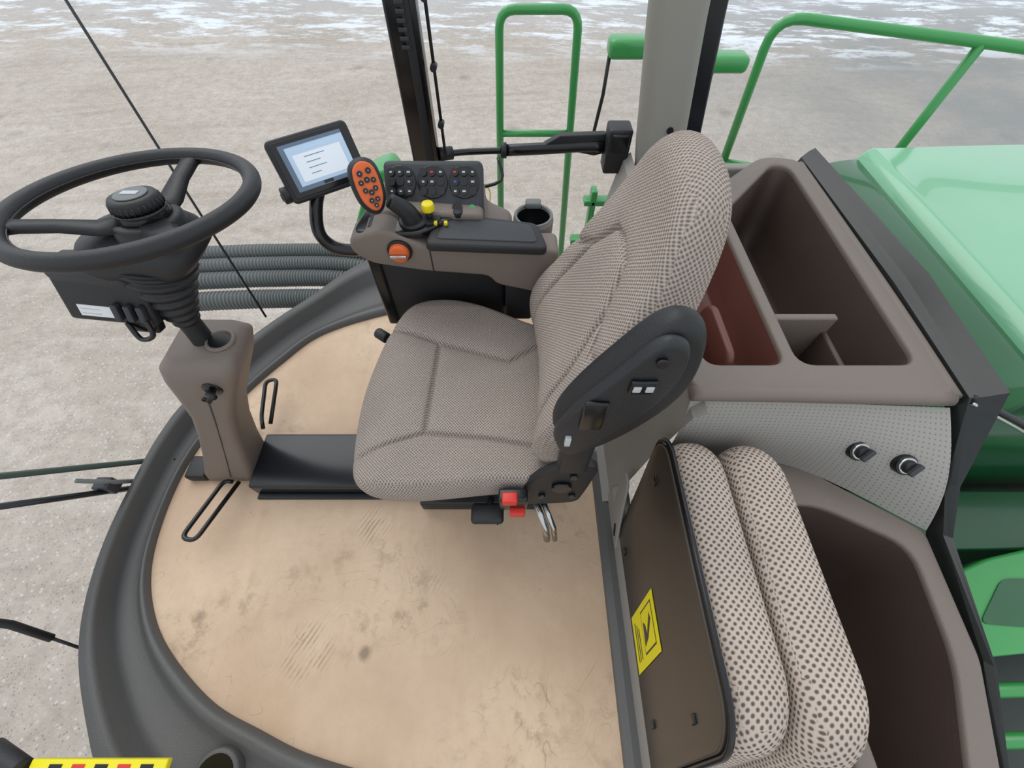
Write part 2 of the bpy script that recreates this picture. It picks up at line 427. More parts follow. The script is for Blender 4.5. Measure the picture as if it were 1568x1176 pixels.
# perforated sloping panel with 2 knobs
pp=root('perforated_trim_panel')
top=[(.39,.475,.62),(.58,.47,.62),(.77,.463,.62),(.945,.455,.62)]
bot=[(.39,.455,.33),(.58,.435,.38),(.74,.39,.41),(.955,.25,.41)]
R=[];uvl=[]
TT=cr(top,18,False);BB=cr(bot,18,False)
for k in range(9):
    t=k/8; row=[]
    for a,b in zip(TT,BB):
        row.append(a.lerp(b,t)+Vector((0,-.022*math.sin(t*math.pi),.012*math.sin(t*math.pi)))); uvl.append((row[-1].x,t*.27,0))
    R.append(row)
loft('panel',R,M_perf,pp,cap0=False,cap1=False,closed=False,uv=uvl)
for i,(x,y,z) in enumerate(((.785,.397,.528),(.87,.362,.530))):
    d=Vector((0,-.78,.62)); p=Vector((x,y,z))
    kn=root('air_vent_knob',p)
    cyl('bezel',p-d*.03,p+d*.006,.024,M_blackg,kn,bv=.002)
    cyl('ring',p+d*.006,p+d*.009,.021,M_chrome,kn,r1=.019,bv=.001)
    cyl('knob',p+d*.008,p+d*.02,.016,M_black,kn,r1=.014,bv=.002)
    f=frame(p+d*.02,(.7,.45,.55),d)
    box('grip',(-.016,0,-.005),(.016,.012,.005),M_dgrey,kn,.002,fr=f)

# lower side bin beside passenger seat
bn=root('side_storage_bin')
bo=rpoly([(.61,.44),(.74,.40),(.955,.250),(.93,.0),(.85,-.20),(.71,-.50),(.61,-.50)],.02)
bh=rpoly([(.65,.31),(.73,.31),(.905,.215),(.88,0),(.80,-.18),(.72,-.38),(.65,-.40)],.05)
plate_with_holes('rim',bo,[bh],.385,.41,M_taupe,bn,.01)
tub('tub',bh,.405,.32,M_brown,bn)
box('filler_wall',(.40,.41,.0),(.75,.45,.40),M_taupe,bn,.005)
box('bin_inner_wall',(.60,-.5,.0),(.615,.42,.39),M_taupe,bn,.004)

# ------------------------------------------------------------------ window seal strips, rear
wf=root('rear_window_frame')
loft('frit_band',[[Vector(p) for p in r] for r in (
   [(.965,1.42,.60),(.962,.8,.60),(.958,.46,.60),(.962,.34,.46),(.965,.24,.39),(.935,-.0,.37),(.855,-.2,.35),(.72,-.5,.33)],
   [(.978,1.42,.645),(.98,.8,.65),(.970,.465,.645),(.967,.33,.50),(.968,.235,.43),(.940,-.0,.40),(.860,-.205,.38),(.73,-.51,.36)],
   [(1.00,1.43,.66),(1.00,.8,.665),(.985,.46,.655),(.978,.32,.51),(.974,.23,.435),(.946,-.01,.41),(.866,-.212,.39),(.74,-.52,.37)],
   [(1.015,1.43,.67),(1.03,.8,.69),(1.015,.455,.68),(.982,.317,.512),(.978,.226,.438),(.949,-.012,.411),(.869,-.214,.391),(.743,-.525,.372)])],
   M_frit,wf,smooth=False,cap0=False,cap1=False,closed=False)
tube('glass_seal',[(.972,.452,.642),(1.06,.44,.60),(1.15,.43,.556),(1.25,.42,.50)],.004,M_chrome,wf,smooth_n=9)
tube('glass_seal_dark',[(.975,.462,.648),(1.06,.452,.608),(1.15,.442,.566),(1.25,.432,.51)],.007,M_black,wf,smooth_n=9)

# ------------------------------------------------------------------ pillars
bp_=root('door_pillar')
loft('pillar',[[Vector((x+dx,1.45+dy,z)) for dx,dy in rrect(-.078,-.05,.078,.05,.04)] for x,z in ((.54,.45),(.495,.68),(.445,1.0),(.40,1.35),(.36,1.8))],M_pillar,bp_)
loft('outer_seal',[[Vector((x+dx,1.50+dy,z)) for dx,dy in rrect(-.05,-.02,.05,.02,.01)] for x,z in ((.635,.45),(.59,.68),(.54,1.0),(.495,1.35),(.455,1.8))],M_steel,bp_)
cyl('pillar_screw',(.50,1.40,.74),(.50,1.394,.74),.01,M_blackg,bp_)
fp=root('window_pillar')
loft('post',[[Vector((-.305+dx,1.50+dy,z)) for dx,dy in rrect(-.045,-.03,.045,.03,.01)] for z in (-.02,1.9)],M_blackg,fp)
box('inner_channel',(-.30,1.462,.05),(-.275,1.472,1.8),M_black,fp,.002)
for i in range(9): box('vent_slot_%d'%i,(-.315,1.458,.93+i*.02),(-.29,1.466,.94+i*.02),M_dgrey,fp,.001)
tube('side_wire',[(-.235,1.49,1.8),(-.235,1.49,.62)],.005,M_black,fp)
for i in range(3): cyl('wire_clip_%d'%i,(-.235,1.47,.72+i*.16),(-.235,1.50,.72+i*.16),.010,M_black,fp)
sw=root('wall_right')
box('side_sill',(-.58,1.50,-.05),(.42,1.56,.10),M_trim,sw,.01)
box('side_panel_rear',(.42,1.43,-.05),(.95,1.47,.60),M_pillar,sw,.01)

# ------------------------------------------------------------------ window latch / strut bar
la=root('window_latch_bar')
tube('thin_bar',[(-.25,1.50,.612),(-.16,1.54,.60),(-.02,1.55,.60)],.011,M_blackg,la,smooth_n=8)
cyl('collar',(-.26,1.50,.612),(-.215,1.52,.607),.022,M_black,la)
tube('thick_bar',[(-.03,1.55,.60),(.12,1.55,.607),(.25,1.55,.615),(.33,1.54,.62)],.02,M_blackg,la,smooth_n=8)
cyl('bar_ring',(-.04,1.55,.60),(-.02,1.55,.60),.026,M_black,la)
prism('bracket',[(.11,.62),(.17,.655),(.33,.66),(.36,.60),(.30,.585)],-1.57,-1.54,M_black,la,.004,fr=FXZ)
box('mount_block',(.33,1.48,.55),(.41,1.56,.70),M_black,la,.008)
box('mount_cap',(.34,1.47,.63),(.40,1.50,.69),M_blackg,la,.006)
tube('latch_lever',[(-.05,1.50,.60),(-.04,1.44,.55),(-.15,1.42,.53)],.006,M_blackg,la,smooth_n=8)
tube('latch_lanyard',[(-.10,1.43,.545),(-.08,1.43,.51),(-.09,1.43,.45),(-.11,1.43,.49),(-.10,1.43,.54)],.0025,M_yellow,la,smooth_n=30,n=6)

# ------------------------------------------------------------------ exterior handrails
r1=root('green_handrail')
tube('loop',roundpath([(-.08,2.3,-.9),(-.055,2.3,.80),(.285,2.3,.80),(.345,2.3,-.9)],.07),.019,M_green,r1)
tube('crossbar',[(-.065,2.3,.30),(.297,2.3,.30)],.017,M_green,r1)
r2=root('green_handrail')
tube('top_rail',roundpath([(1.17,2.3,.10),(1.13,2.3,.78),(1.86,2.1,.755),(2.3,1.9,.755),(2.7,1.85,.755)],.12),.021,M_green,r2)
tube('post',[(1.90,2.08,.755),(1.88,2.08,.05)],.021,M_green,r2)
tube('bottom_rail',[(1.15,2.3,.15),(2.0,2.1,.12),(2.6,1.9,.1)],.021,M_green,r2)
lg=root('ladder_gate')
tube('grey_post',[(.86,2.1,.72),(.80,2.1,.30),(.76,2.1,-.1)],.016,M_hose,lg)
box('green_cap',(.40,2.08,.69),(.56,2.18,.76),M_green,lg,.02)
box('green_cap_2',(.76,2.0,.67),(.96,2.1,.73),M_green,lg,.02)
tube('stay',[(.41,2.12,.73),(.405,2.1,.56),(.38,2.1,.30)],.008,M_black,lg)
box('green_plate',(.72,1.95,.30),(.80,2.05,.40),M_green,lg,.01)
box('green_plate_2',(.70,1.95,.12),(.76,2.05,.30),M_greend,lg,.01)
box('step_bracket',(.39,1.9,-.20),(.42,1.96,.22),M_green,lg,.008)
box('step_bracket_2',(.36,1.9,.14),(.54,1.96,.17),M_green,lg,.008)
box('step_bracket_3',(.32,1.9,-.10),(.54,1.96,-.06),M_green,lg,.008)
gb=root('front_corner_cover')
prism('cover',rpoly([(-.96,-.30),(-.90,-.10),(-.74,.20),(-.62,.24),(-.58,.16),(-.62,-.30)],.03),-2.25,-2.08,M_green,gb,.02,fr=FXZ)

# ------------------------------------------------------------------ rear body shroud
es=root('rear_body_shroud')
prof=[(1.43,.30),(1.44,.40),(1.48,.49),(1.6,.50),(2.2,.515),(3.4,.52)]
P=cr([(a,b,0) for a,b in prof],50,False)
pr=[(v.x,v.y) for v in P]+[(3.4,-.9),(1.43,-.9)]
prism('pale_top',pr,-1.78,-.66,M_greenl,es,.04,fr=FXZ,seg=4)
dp_=[(1.12,-.2),(1.14,.18),(1.20,.34),(1.30,.425),(1.42,.455),(1.50,.45)]
P=cr([(a,b,0) for a,b in dp_],50,False)
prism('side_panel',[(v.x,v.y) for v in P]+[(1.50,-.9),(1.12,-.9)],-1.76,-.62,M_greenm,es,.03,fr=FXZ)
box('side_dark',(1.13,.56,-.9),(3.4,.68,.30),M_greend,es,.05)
gp=root('grille_platform')
prism('beam',rpoly([(1.10,.06),(1.20,.17),(1.5,.27),(2.4,.44),(2.4,.06),(1.5,.02),(1.25,.0)],.03),-.06,.0,M_green,gp,.01)
prism('beam_recess',rpoly([(1.36,.09),(1.5,.08),(1.7,.11),(1.7,.21),(1.5,.21)],.03),-.01,.004,M_greenm,gp,.0)
cyl('beam_hole',(1.30,.13,.0),(1.30,.13,.003),.012,M_greend,gp)
box('dark_back',(.98,.30,-.30),(2.4,.50,-.03),M_greend,gp,.01)
box('dark_base',(.98,-.9,-.40),(2.4,.5,-.22),mat('dark_bay',rgb(84,90,88),.7,var=.3),gp,.01)
for i in range(7):
    y=-.07-.11*i
    tube('bar_%d'%i,[(1.0,y-.01,-.10),(2.3,y+.02,-.06)],.019,M_green,gp)

# ------------------------------------------------------------------ corrugated hoses outside
hz=root('corrugated_hoses')
for i,(y,z,r) in enumerate(((1.86,-.1,.036),(1.78,-.12,.036),(1.70,-.15,.040),(1.60,-.2,.045))):
    P=[(-1.80,y-.03,z),(-1.3,y,z),(-.85,y+.01,z-.02),(-.3,y-.05,z-.1)]
    tube('hose_%d'%i,P,r,M_hose,hz,smooth_n=540,n=14,rf=lambda t,r=r:r*(1+.14*math.sin(t*2*math.pi*90)))
box('support',(-1.2,1.45,-.5),(-.35,1.55,-.29),M_steel,hz,.02)
# ------------------------------------------------------------------ wipers, antenna
wp=root('windscreen_wiper')
M_wip=mat('wiper_green_black',rgb(44,60,50),.4)
tube('arm',[(-1.32,.37,.42),(-1.25,.587,.03),(-1.20,.60,.0)],.009,M_wip,wp)
tube('arm_2',[(-1.32,.31,.37),(-1.25,.506,.0)],.009,M_steel,wp)
tube('blade_link',[(-1.28,.44,.22),(-1.25,.47,.13),(-1.25,.50,.06)],.007,M_hose,wp)
box('washer_block',(-1.30,.44,.10),(-1.25,.48,.15),M_dgrey,wp,.006)
cyl('pivot',(-1.27,.50,-.02),(-1.23,.48,.03),.018,M_chrome,wp)
w2=root('wiper_blade')
tube('blade',[(-1.30,.085,.32),(-1.25,.075,.20),(-1.225,.05,.10)],.010,M_black,w2)
tube('tip',[(-1.225,.05,.10),(-1.2,.018,-.03)],.004,M_black,w2)
an=root('antenna_cable')
tube('cable',[(-1.32,1.64,1.12),(-1.2,1.44,.5),(-1.09,1.27,0.02)],.0045,M_black,an)

# ------------------------------------------------------------------ plinth between column and seat
pl=root('floor_tunnel_plate')
box('plate',(-.87,.475,.0),(-.31,.67,.07),M_steel,pl,.008)
box('plate_flange',(-.86,.455,.0),(-.31,.475,.012),M_black,pl,.003)

# ------------------------------------------------------------------ steering column
sc=root('steering_column')
def blockring(cx,cy,z,hx,hy,r): return [Vector((cx+a,cy+b,z)) for a,b in rrect(-hx,-hy,hx,hy,r)]
cb=[(-.965,.585,.02,.085,.070,.02),(-.955,.585,.06,.085,.070,.025),(-.915,.59,.16,.072,.064,.025),(-.855,.59,.30,.062,.058,.025),(-.80,.59,.42,.062,.060,.03),(-.755,.595,.52,.075,.068,.03),(-.72,.60,.60,.088,.074,.03),(-.705,.605,.64,.088,.076,.03),(-.695,.605,.668,.068,.06,.03)]
loft('lower_body',[blockring(*c) for c in cb],M_taupe,sc)
tube('side_seam',[(c[0]+.012,c[1]-c[4]-.0005,c[2]) for c in cb[1:6]],.0018,M_dgrey,sc,n=6,smooth_n=30)
cyl('lever_recess',(-.695,.534,.585),(-.695,.522,.585),.022,M_blackg,sc,bv=.002)
tube('tilt_lever',[(-.695,.522,.585),(-.685,.50,.60),(-.665,.49,.605)],.007,M_black,sc)
tube('tilt_lever_2',[(-.695,.522,.58),(-.71,.505,.56)],.006,M_black,sc)
cyl('screw',(-.74,.53,.54),(-.74,.521,.54),.006,M_blackg,sc)
tube('boot',[(-.70,.605,.655),(-.70,.61,.69),(-.70,.615,.74),(-.695,.625,.80),(-.685,.64,.86)],.03,M_black,sc,smooth_n=80,n=20,rf=lambda t:(.022 if t<.4 else .022+.045*(t-.4)/.6)*(1+(.09*math.sin(t*75) if .4<t<.95 else 0)))
cyl('opening',(-.655,.60,.662),(-.653,.60,.672),.026,M_blackg,sc)
tube('opening_rim',[(-.655+.028*math.cos(t),.60+.028*math.sin(t),.671) for t in [2*math.pi*i/24 for i in range(24)]],.005,M_taupe,sc,closed=True,n=8)
loft('pod',[blockring(-.69,.64,.84,.05,.045,.03),blockring(-.69,.645,.862,.09,.06,.035),blockring(-.69,.65,.888,.115,.07,.04),blockring(-.685,.655,.915,.10,.06,.04),blockring(-.665,.66,.94,.05,.045,.03)],M_black,sc)
box('switch_box',(-.855,.585,.835),(-.72,.65,.885),M_dgrey,sc,.01)
FS=frame((-.79,.575,.82),(1,0,-.16),(0,.30,1))
box('switch_panel',(-.072,-.05,-.035),(.085,.05,0),M_black,sc,.008,fr=FS)
box('switch_panel_lower',(.02,-.07,-.03),(.08,-.04,-.004),M_blackg,sc,.006,fr=FS)
box('sticker',(-.045,-.036,.0),(.014,-.012,.0015),M_white,sc,0,fr=FS)
for i in range(2): box('sticker_text_%d'%i,(-.041,-.031+i*.010,.0015),(-.008,-.029+i*.010,.002),M_icon,sc,0,fr=FS)
for i in range(3):
    box('lever_clip_%d'%i,(.022+i*.022,-.035,0),(.034+i*.022,.0,.014),M_dgrey,sc,.003,fr=FS)
tube('cable_loop',[FS(.03,-.045,0),FS(.05,-.075,.01),FS(.08,-.06,.015),FS(.075,-.03,.01)],.005,M_blackg,sc,smooth_n=20)

# ------------------------------------------------------------------ steering wheel
st=root('steering_wheel',(-.645,.656,.978))
bw=math.radians(7)
FW=frame((-.645,.656,.978),(1,0,0),(0,math.cos(bw),-math.sin(bw)))
Rw=.187
tube('rim',[FW(Rw*math.cos(t),Rw*math.sin(t),0) for t in [2*math.pi*i/96 for i in range(96)]],.0145,M_black,st,closed=True,n=18)
tube('rim_seam',[FW((Rw-.0147)*math.cos(t),(Rw-.0147)*math.sin(t),0) for t in [2*math.pi*i/96 for i in range(96)]],.0016,M_blackg,st,closed=True,n=6)
for i,ang in enumerate((88,208,318)):
    t=math.radians(ang); dx,dy=math.cos(t),math.sin(t); nx,ny=-dy,dx
    rr=[]
    for s,w,z in ((.03,.034,-.030),(.07,.025,-.030),(.12,.018,-.014),(.165,.018,-.003),(.186,.024,0)):
        rr.append([FW(dx*s+nx*q,dy*s+ny*q,z+h) for q,h in ((-w,-.006),(-w*.6,.005),(w*.6,.005),(w,-.006),(w*.6,-.010),(-w*.6,-.010))])
    loft('spoke_%d'%i,rr,M_black,st)
cyl('hub_base',FW(0,0,-.065),FW(0,0,-.028),.06,M_black,st,r1=.056,bv=.006)
cyl('hub_collar',FW(0,0,-.03),FW(0,0,-.012),.044,M_blackg,st,r1=.042,bv=.003)
cyl('hub_knob',FW(0,0,-.012),FW(0,0,.010),.041,M_black,st,r1=.038,bv=.006,n=40)
for i in range(28):
    t=2*math.pi*i/28
    cyl('knob_rib_%d'%i,FW(.0400*math.cos(t),.0400*math.sin(t),-.010),FW(.0382*math.cos(t),.0382*math.sin(t),.003),.002,M_black,st,n=8)
cyl('hub_cap',FW(0,0,.010),FW(0,0,.0125),.026,M_hose,st,bv=.001)
box('hub_emblem',(-.014,-.006,.0125),(.014,.006,.014),M_icon,st,.002,fr=FW)

# ------------------------------------------------------------------ pedals (wire loops)
pd=root('foot_pedal_loop')
tube('loop',roundpath([(-.935,.50,.05),(-.96,.50,.06),(-1.0,.31,.09),(-.955,.30,.09),(-.915,.50,.05)],.025),.007,M_blackg,pd)
box('bracket',(-1.12,.52,.0),(-1.05,.60,.04),M_black,pd,.008)
pd2=root('foot_pedal_loop')
tube('loop',roundpath([(-.90,.70,.05),(-.915,.74,.06),(-.93,.88,.09),(-.89,.89,.09),(-.88,.72,.05)],.02),.007,M_blackg,pd2)

# ------------------------------------------------------------------ driver's seat
ds=root('driver_seat',(-.1,.6,0))
out=[(-.385,.42),(-.355,.335),(-.25,.308),(-.04,.325),(.10,.335),(.16,.42),(.165,.60),(.15,.76),(.03,.825),(-.15,.895),(-.28,.885),(-.355,.79),(-.392,.60)]
s1=[(-.40,.395),(-.357,.41),(-.21,.455),(-.05,.44),(.055,.42),(.2,.41)]
s2=[(-.36,.80),(-.32,.785),(-.20,.73),(-.007,.67),(.09,.735),(.2,.77)]
s3=[(-.20,.73),(-.21,.455)]
def sdisp(x,y):
    d=min(segd(x,y,s1),segd(x,y,s2),segd(x,y,s3))
    z=-.012*math.exp(-(d/.005)**2)-.005*math.exp(-(d/.02)**2)
    t=abs(y-.59)/.26
    z+=.026*min(1,t)**3 - .004
    if x<-.27: z-=3*(x+.27)**2
    return z
pillow('cushion',out,.095,M_fabD,ds,frame((0,0,.405),(1,0,0),(0,1,0)),n=234,edge=.1,dome=.012,disp=sdisp,rows=80)
XP=[(0,.105),(.1,.092),(.2,.104),(.35,.148),(.5,.200),(.6,.226),(.67,.236)]
def xp(b):
    return sum(interp(XP,b+d) for d in (-.04,-.02,0,.02,.04))/5
def FBk(a,b,c):
    x=xp(b); dx=(xp(b+.01)-xp(b-.01))/.02
    n=Vector((-1,0,dx)).normalized()
    return Vector((x,.59+a,.47+.952*b))+n*c
bo_=[(0,-.01),(-.17,.0),(-.235,.06),(-.25,.18),(-.24,.32),(-.200,.46),(-.15,.57),(-.09,.645),(0,.666),(.085,.645),(.13,.57),(.155,.46),(.185,.32),(.22,.18),(.22,.06),(.17,.0)]
v1=[(-.16,.0),(-.155,.15),(-.135,.30),(-.10,.42),(-.05,.49),(0,.50),(.045,.49),(.09,.42),(.125,.30),(.15,.15),(.16,0)]
v2=[(-.24,.42),(-.16,.37),(-.10,.42)]; v3=[(.24,.42),(.15,.37),(.09,.42)]
def bdisp(a,b):
    d=min(segd(a,b,v1),segd(a,b,v2),segd(a,b,v3))
    z=-.012*math.exp(-(d/.005)**2)-.005*math.exp(-(d/.02)**2)
    z+=.03*min(1,abs(a)/.22)**2*(1 if b<.42 else max(0,1-(b-.42)/.12))
    z+=.016*math.exp(-((b-.16)/.12)**2)
    return z
pillow('backrest',bo_,.085,M_fabD,ds,lambda a,b,c:FBk(a,b,c-.075),n=224,edge=.12,dome=.012,disp=bdisp,rows=80)
box('suspension_base',(-.30,.42,0),(.10,.80,.06),M_black,ds,.01)
box('suspension_boot',(-.27,.45,.06),(.08,.77,.36),M_black,ds,.03)
box('seat_pan',(-.33,.36,.36),(.14,.82,.42),M_steel,ds,.015)
prism('recliner_plate',rpoly([(.03,.36),(.02,.47),(.06,.56),(.12,.62),(.18,.60),(.17,.47),(.16,.38)],.03),-.345,-.325,M_black,ds,.004,fr=FXZ)
cyl('recliner_pivot',(.11,.325,.50),(.11,.315,.50),.022,M_blackg,ds)
for (x,z) in ((.07,.44),(.14,.44),(.13,.56)): cyl('bolt',(x,.325,z),(x,.317,z),.008,M_steel,ds)
tube('front_knob_stem',[(-.34,.80,.40),(-.40,.84,.40)],.008,M_black,ds)
cyl('front_knob',(-.385,.83,.40),(-.42,.855,.40),.017,M_black,ds,bv=.004)
tube('slide_lever',[(-.05,.34,.38),(-.06,.30,.37),(-.03,.28,.37)],.009,M_black,ds)
box('height_handle',(-.10,.275,.36),(-.02,.325,.385),M_black,ds,.01)
tube('chrome_lever',[(.06,.33,.36),(.085,.28,.32),(.09,.26,.28)],.009,M_chrome,ds)
tube('chrome_lever_2',[(.08,.33,.36),(.105,.28,.32),(.11,.26,.28)],.007,M_chrome,ds)
box('buckle_body',(-.03,.29,.43),(.035,.32,.50),M_blackg,ds,.006)
box('buckle_button',(-.022,.286,.475),(.012,.31,.503),M_redp,ds,.004)
box('buckle_button_2',(-.005,.275,.425),(.03,.30,.447),M_redp,ds,.004)
# armrest, folded up (part of the seat)
ao=[(.172,1.035),(.20,1.048),(.228,1.028),(.244,.975),(.246,.91),(.228,.845),(.185,.765),(.135,.705),(.098,.71),(.072,.77),(.068,.82),(.094,.895),(.135,.975)]
pillow('armrest_pad',ao,.045,M_black,ds,lambda a,b,c: Vector((a,.355-c,b)),n=130,edge=.14,dome=.004,rows=10)
ai=[(.166,1.03),(.188,1.038),(.206,1.02),(.212,.97),(.20,.905),(.165,.83),(.12,.75),(.09,.735),(.07,.78),(.068,.82),(.094,.895),(.134,.972)]
pillow('armrest_face',ai,.02,M_arm,ds,lambda a,b,c:Vector((a,.312-c,b)),n=120,edge=.08,dome=.003,rows=10)
box('armrest_recess',(.098,.284,.845),(.132,.292,.92),M_blackg,ds,.004)
box('armrest_slot',(.083,.284,.79),(.092,.2915,.815),M_icon,ds,.001)
box('armrest_buttons',(.148,.284,.945),(.182,.291,.972),M_blackg,ds,.003)
box('armrest_icon_1',(.152,.282,.953),(.162,.285,.964),M_icon,ds,.001)
box('armrest_icon_2',(.168,.282,.953),(.178,.285,.964),M_icon,ds,.001)
cyl('armrest_screw',(.175,.292,1.008),(.175,.285,1.008),.007,M_blackg,ds)
box('arm_hinge',(.09,.31,.60),(.15,.345,.74),M_black,ds,.012)

# ------------------------------------------------------------------ right armrest console
co=root('armrest_console')
prism('body_near',rpoly([(-.385,.77),(-.39,.73),(-.35,.695),(-.22,.67),(-.06,.655),(-.04,.625),(.11,.585),(.115,.735),(-.20,.745),(-.30,.795)],.02),-.90,-.825,M_taupe,co,.01,fr=FXZ)
prism('body_far',rpoly([(-.37,.74),(-.30,.68),(.0,.63),(.0,.70),(-.07,.735),(-.07,.79),(-.30,.80),(-.36,.775)],.02),-1.04,-.89,M_taupe,co,.01,fr=FXZ)
box('body_seam',(-.20,.8235,.66),(-.197,.826,.745),M_black,co,.0005)
FPad=frame((-.19,.80,.752),(1,-.02,-.03),(0,1,0))
prism('pad',rpoly([(-.015,.0),(.01,.125),(.25,.095),(.275,.0)],.02),0,.024,M_black,co,.007,fr=FPad)
prism('pad_top',rpoly([(.01,.018),(.025,.108),(.235,.082),(.25,.018)],.015),.02,.027,M_dgrey,co,.003,fr=FPad)
prism('top_deck',rpoly([(-.375,.835),(-.35,1.0),(-.07,1.0),(-.10,.93),(-.21,.83)],.03),.765,.782,M_blackg,co,.005)
for i in range(3): box('deck_slot_%d'%i,(-.34+i*.04,.85,.78),(-.325+i*.04,.93,.786),M_black,co,.001)
FP=frame((-.192,.905,.768),(1,0,0),(0,.66,.75))
box('control_panel_block',(-.118,-.012,-.05),(.122,.132,0.0),M_dgrey,co,.014,fr=FP)
k=0
for cx in (-.075,.001,.077):
    cyl('key_cluster_%d'%k,FP(cx,.082,-.001),FP(cx,.082,.004),.037,M_blackg,co,n=36,bv=.002)
    for r in range(3):
        for c in range(3):
            mm=M_icon
            if -.03<cx<.03 and r==2 and c==1: mm=M_redp
            if cx>.05 and r==2 and c==0: mm=M_redp
            if cx>.05 and r==1 and c==0: mm=M_blue
            q=(cx-.021+c*.021,.061+r*.021)
            cyl('key_%d'%k,FP(q[0],q[1],.003),FP(q[0],q[1],.008),.009,M_black,co,n=14)
            if random.random()<.8 or mm is not M_icon:
                s=random.uniform(.0025,.004)
                box('key_icon_%d'%k,(q[0]-s,q[1]-.002,.008),(q[0]+s,q[1]+.002,.0088),mm,co,0,fr=FP)
            k+=1
for i in range(3): cyl('panel_key_%d'%i,FP(-.085+i*.03,.024,0),FP(-.085+i*.03,.024,.006),.011,M_black,co,n=18)
cyl('panel_dial',FP(.06,.024,.0),FP(.06,.024,.016),.012,M_blackg,co)
cyl('panel_led',FP(.095,.024,.0),FP(.095,.024,.006),.008,M_grn,co)
cyl('knob_stalk',(-.197,.885,.775),(-.197,.885,.81),.008,M_black,co)
cyl('yellow_knob',(-.197,.885,.805),(-.197,.885,.824),.016,M_yellow,co,r1=.014,bv=.003)
cyl('knob_plate',(-.197,.885,.78),(-.197,.885,.787),.026,M_black,co)
cyl('small_black_knob',(-.13,.90,.78),(-.13,.90,.794),.012,M_black,co,bv=.002)
for i in range(3): box('mini_switch_%d'%i,(-.185+i*.012,.86,.78),(-.177+i*.012,.87,.788),(M_yellow,M_black,M_yellow)[i],co,.001)
cyl('dial_bezel',(-.27,.826,.738),(-.27,.818,.738),.03,M_blackg,co,bv=.002)
cyl('orange_dial',(-.27,.82,.738),(-.27,.805,.738),.025,M_orange,co,r1=.022,bv=.003)
box('dial_grip',(-.29,.796,.734),(-.25,.808,.742),M_chrome,co,.002)
box('under_housing',(-.37,.91,.22),(-.02,1.04,.68),M_black,co,.015)
box('under_post',(-.395,.905,.38),(-.36,.99,.66),M_blackg,co,.008)
box('lower_rear_box',(-.02,.87,.44),(.06,.98,.60),M_black,co,.01)
# cup holder, built onto the console
nC=40
def circ(cx,cy,z,r): return [Vector((cx+r*math.cos(2*math.pi*i/nC),cy+r*math.sin(2*math.pi*i/nC),z)) for i in range(nC)]
cx,cy=.055,.95
loft('cup_holder_body',[circ(cx,cy,.60,.046),circ(cx,cy,.735,.052),circ(cx,cy,.745,.050),circ(cx,cy,.745,.043),circ(cx,cy,.735,.041),circ(cx,cy,.64,.038),circ(cx,cy,.638,.002)],M_taupe,co)
loft('cup_holder_liner',[circ(cx,cy,.742,.0425),circ(cx,cy,.735,.0405),circ(cx,cy,.645,.0375),circ(cx,cy,.643,.002)],M_blackg,co,cap0=False)
tube('cup_holder_rim',[v for v in circ(cx,cy,.746,.046)],.004,M_hose,co,closed=True)
box('cup_holder_clip',(cx-.02,cy+.03,.742),(cx+.02,cy+.055,.76),M_hose,co,.005)

# joystick grip, mounted on the console deck
tube('joystick_stalk',[(-.235,.875,.780),(-.245,.87,.812),(-.275,.862,.845)],.018,M_black,co,smooth_n=12,rf=lambda t:.026-.010*t)
cyl('joystick_boot_ring',(-.235,.875,.781),(-.235,.875,.79),.035,M_black,co,bv=.003)
FJ=frame((-.308,.852,.884),(.90,.42,.05),(-.16,.45,.86))
jo=[(-.012,-.055),(-.03,-.03),(-.034,.01),(-.026,.045),(0,.058),(.026,.045),(.032,.01),(.026,-.03),(.008,-.055)]
js=root('joystick',(-.308,.852,.884))
pillow('grip',jo,.044,M_black,js,lambda a,b,c:FJ(a*1.05,b*1.0,c-.04),n=80,edge=.3,dome=.004,rows=8)
pillow('orange_face',jo,.008,M_orange,js,lambda a,b,c:FJ(a*.78,b*.84,c+.004),n=80,edge=.1,dome=.003,rows=8)
for i,(a_,b_,r_) in enumerate(((-.010,.027,.006),(.009,.029,.006),(-.014,.010,.0055),(0,.013,.006),(.013,.010,.0055),(-.011,-.006,.0055),(.011,-.006,.0055),(0,-.012,.006),(-.006,-.027,.0055),(.007,-.027,.0055),(0,-.038,.005))):
    cyl('button_%d'%i,FJ(a_,b_,.012),FJ(a_,b_,.018),r_,M_blackg,js,n=12)
    cyl('button_icon_%d'%i,FJ(a_,b_,.018),FJ(a_,b_,.0185),.0013,M_icon,js,n=8)

# display
dp=root('touchscreen_display',(-.442,.949,.885))
FD0=frame((-.440,.952,.884),(.82,.572,0),(-.25,.5,.80))
FD=lambda a,b,c: FD0(a*.92,b*.90,c)
prism('housing',rrect(-.102,-.073,.102,.073,.014),-.022,0,M_black,dp,.006,fr=FD)
prism('bezel',rrect(-.093,-.064,.093,.064,.008),0,.003,M_blackg,dp,.001,fr=FD)
scr=mat('screen_blue',rgb(178,200,222),.15,emit=.2)
scr2=mat('screen_grey',rgb(104,122,144),.15)
scr3=mat('screen_light',rgb(222,230,238),.15,emit=.2)
prism('screen',rrect(-.078,-.052,.078,.054,.003),.003,.0036,scr,dp,0,fr=FD)
box('screen_topbar',(-.078,.046,.0036),(.078,.054,.004),scr2,dp,0,fr=FD)
box('screen_left_panel',(-.078,-.052,.0036),(-.066,.046,.004),scr2,dp,0,fr=FD)
box('screen_bottombar',(-.066,-.052,.0036),(.078,-.042,.004),scr2,dp,0,fr=FD)
box('screen_dialog',(-.055,-.034,.0036),(.064,.036,.0042),scr3,dp,0,fr=FD)
box('screen_dialog_header',(-.055,.028,.0042),(.064,.036,.0046),scr,dp,0,fr=FD)
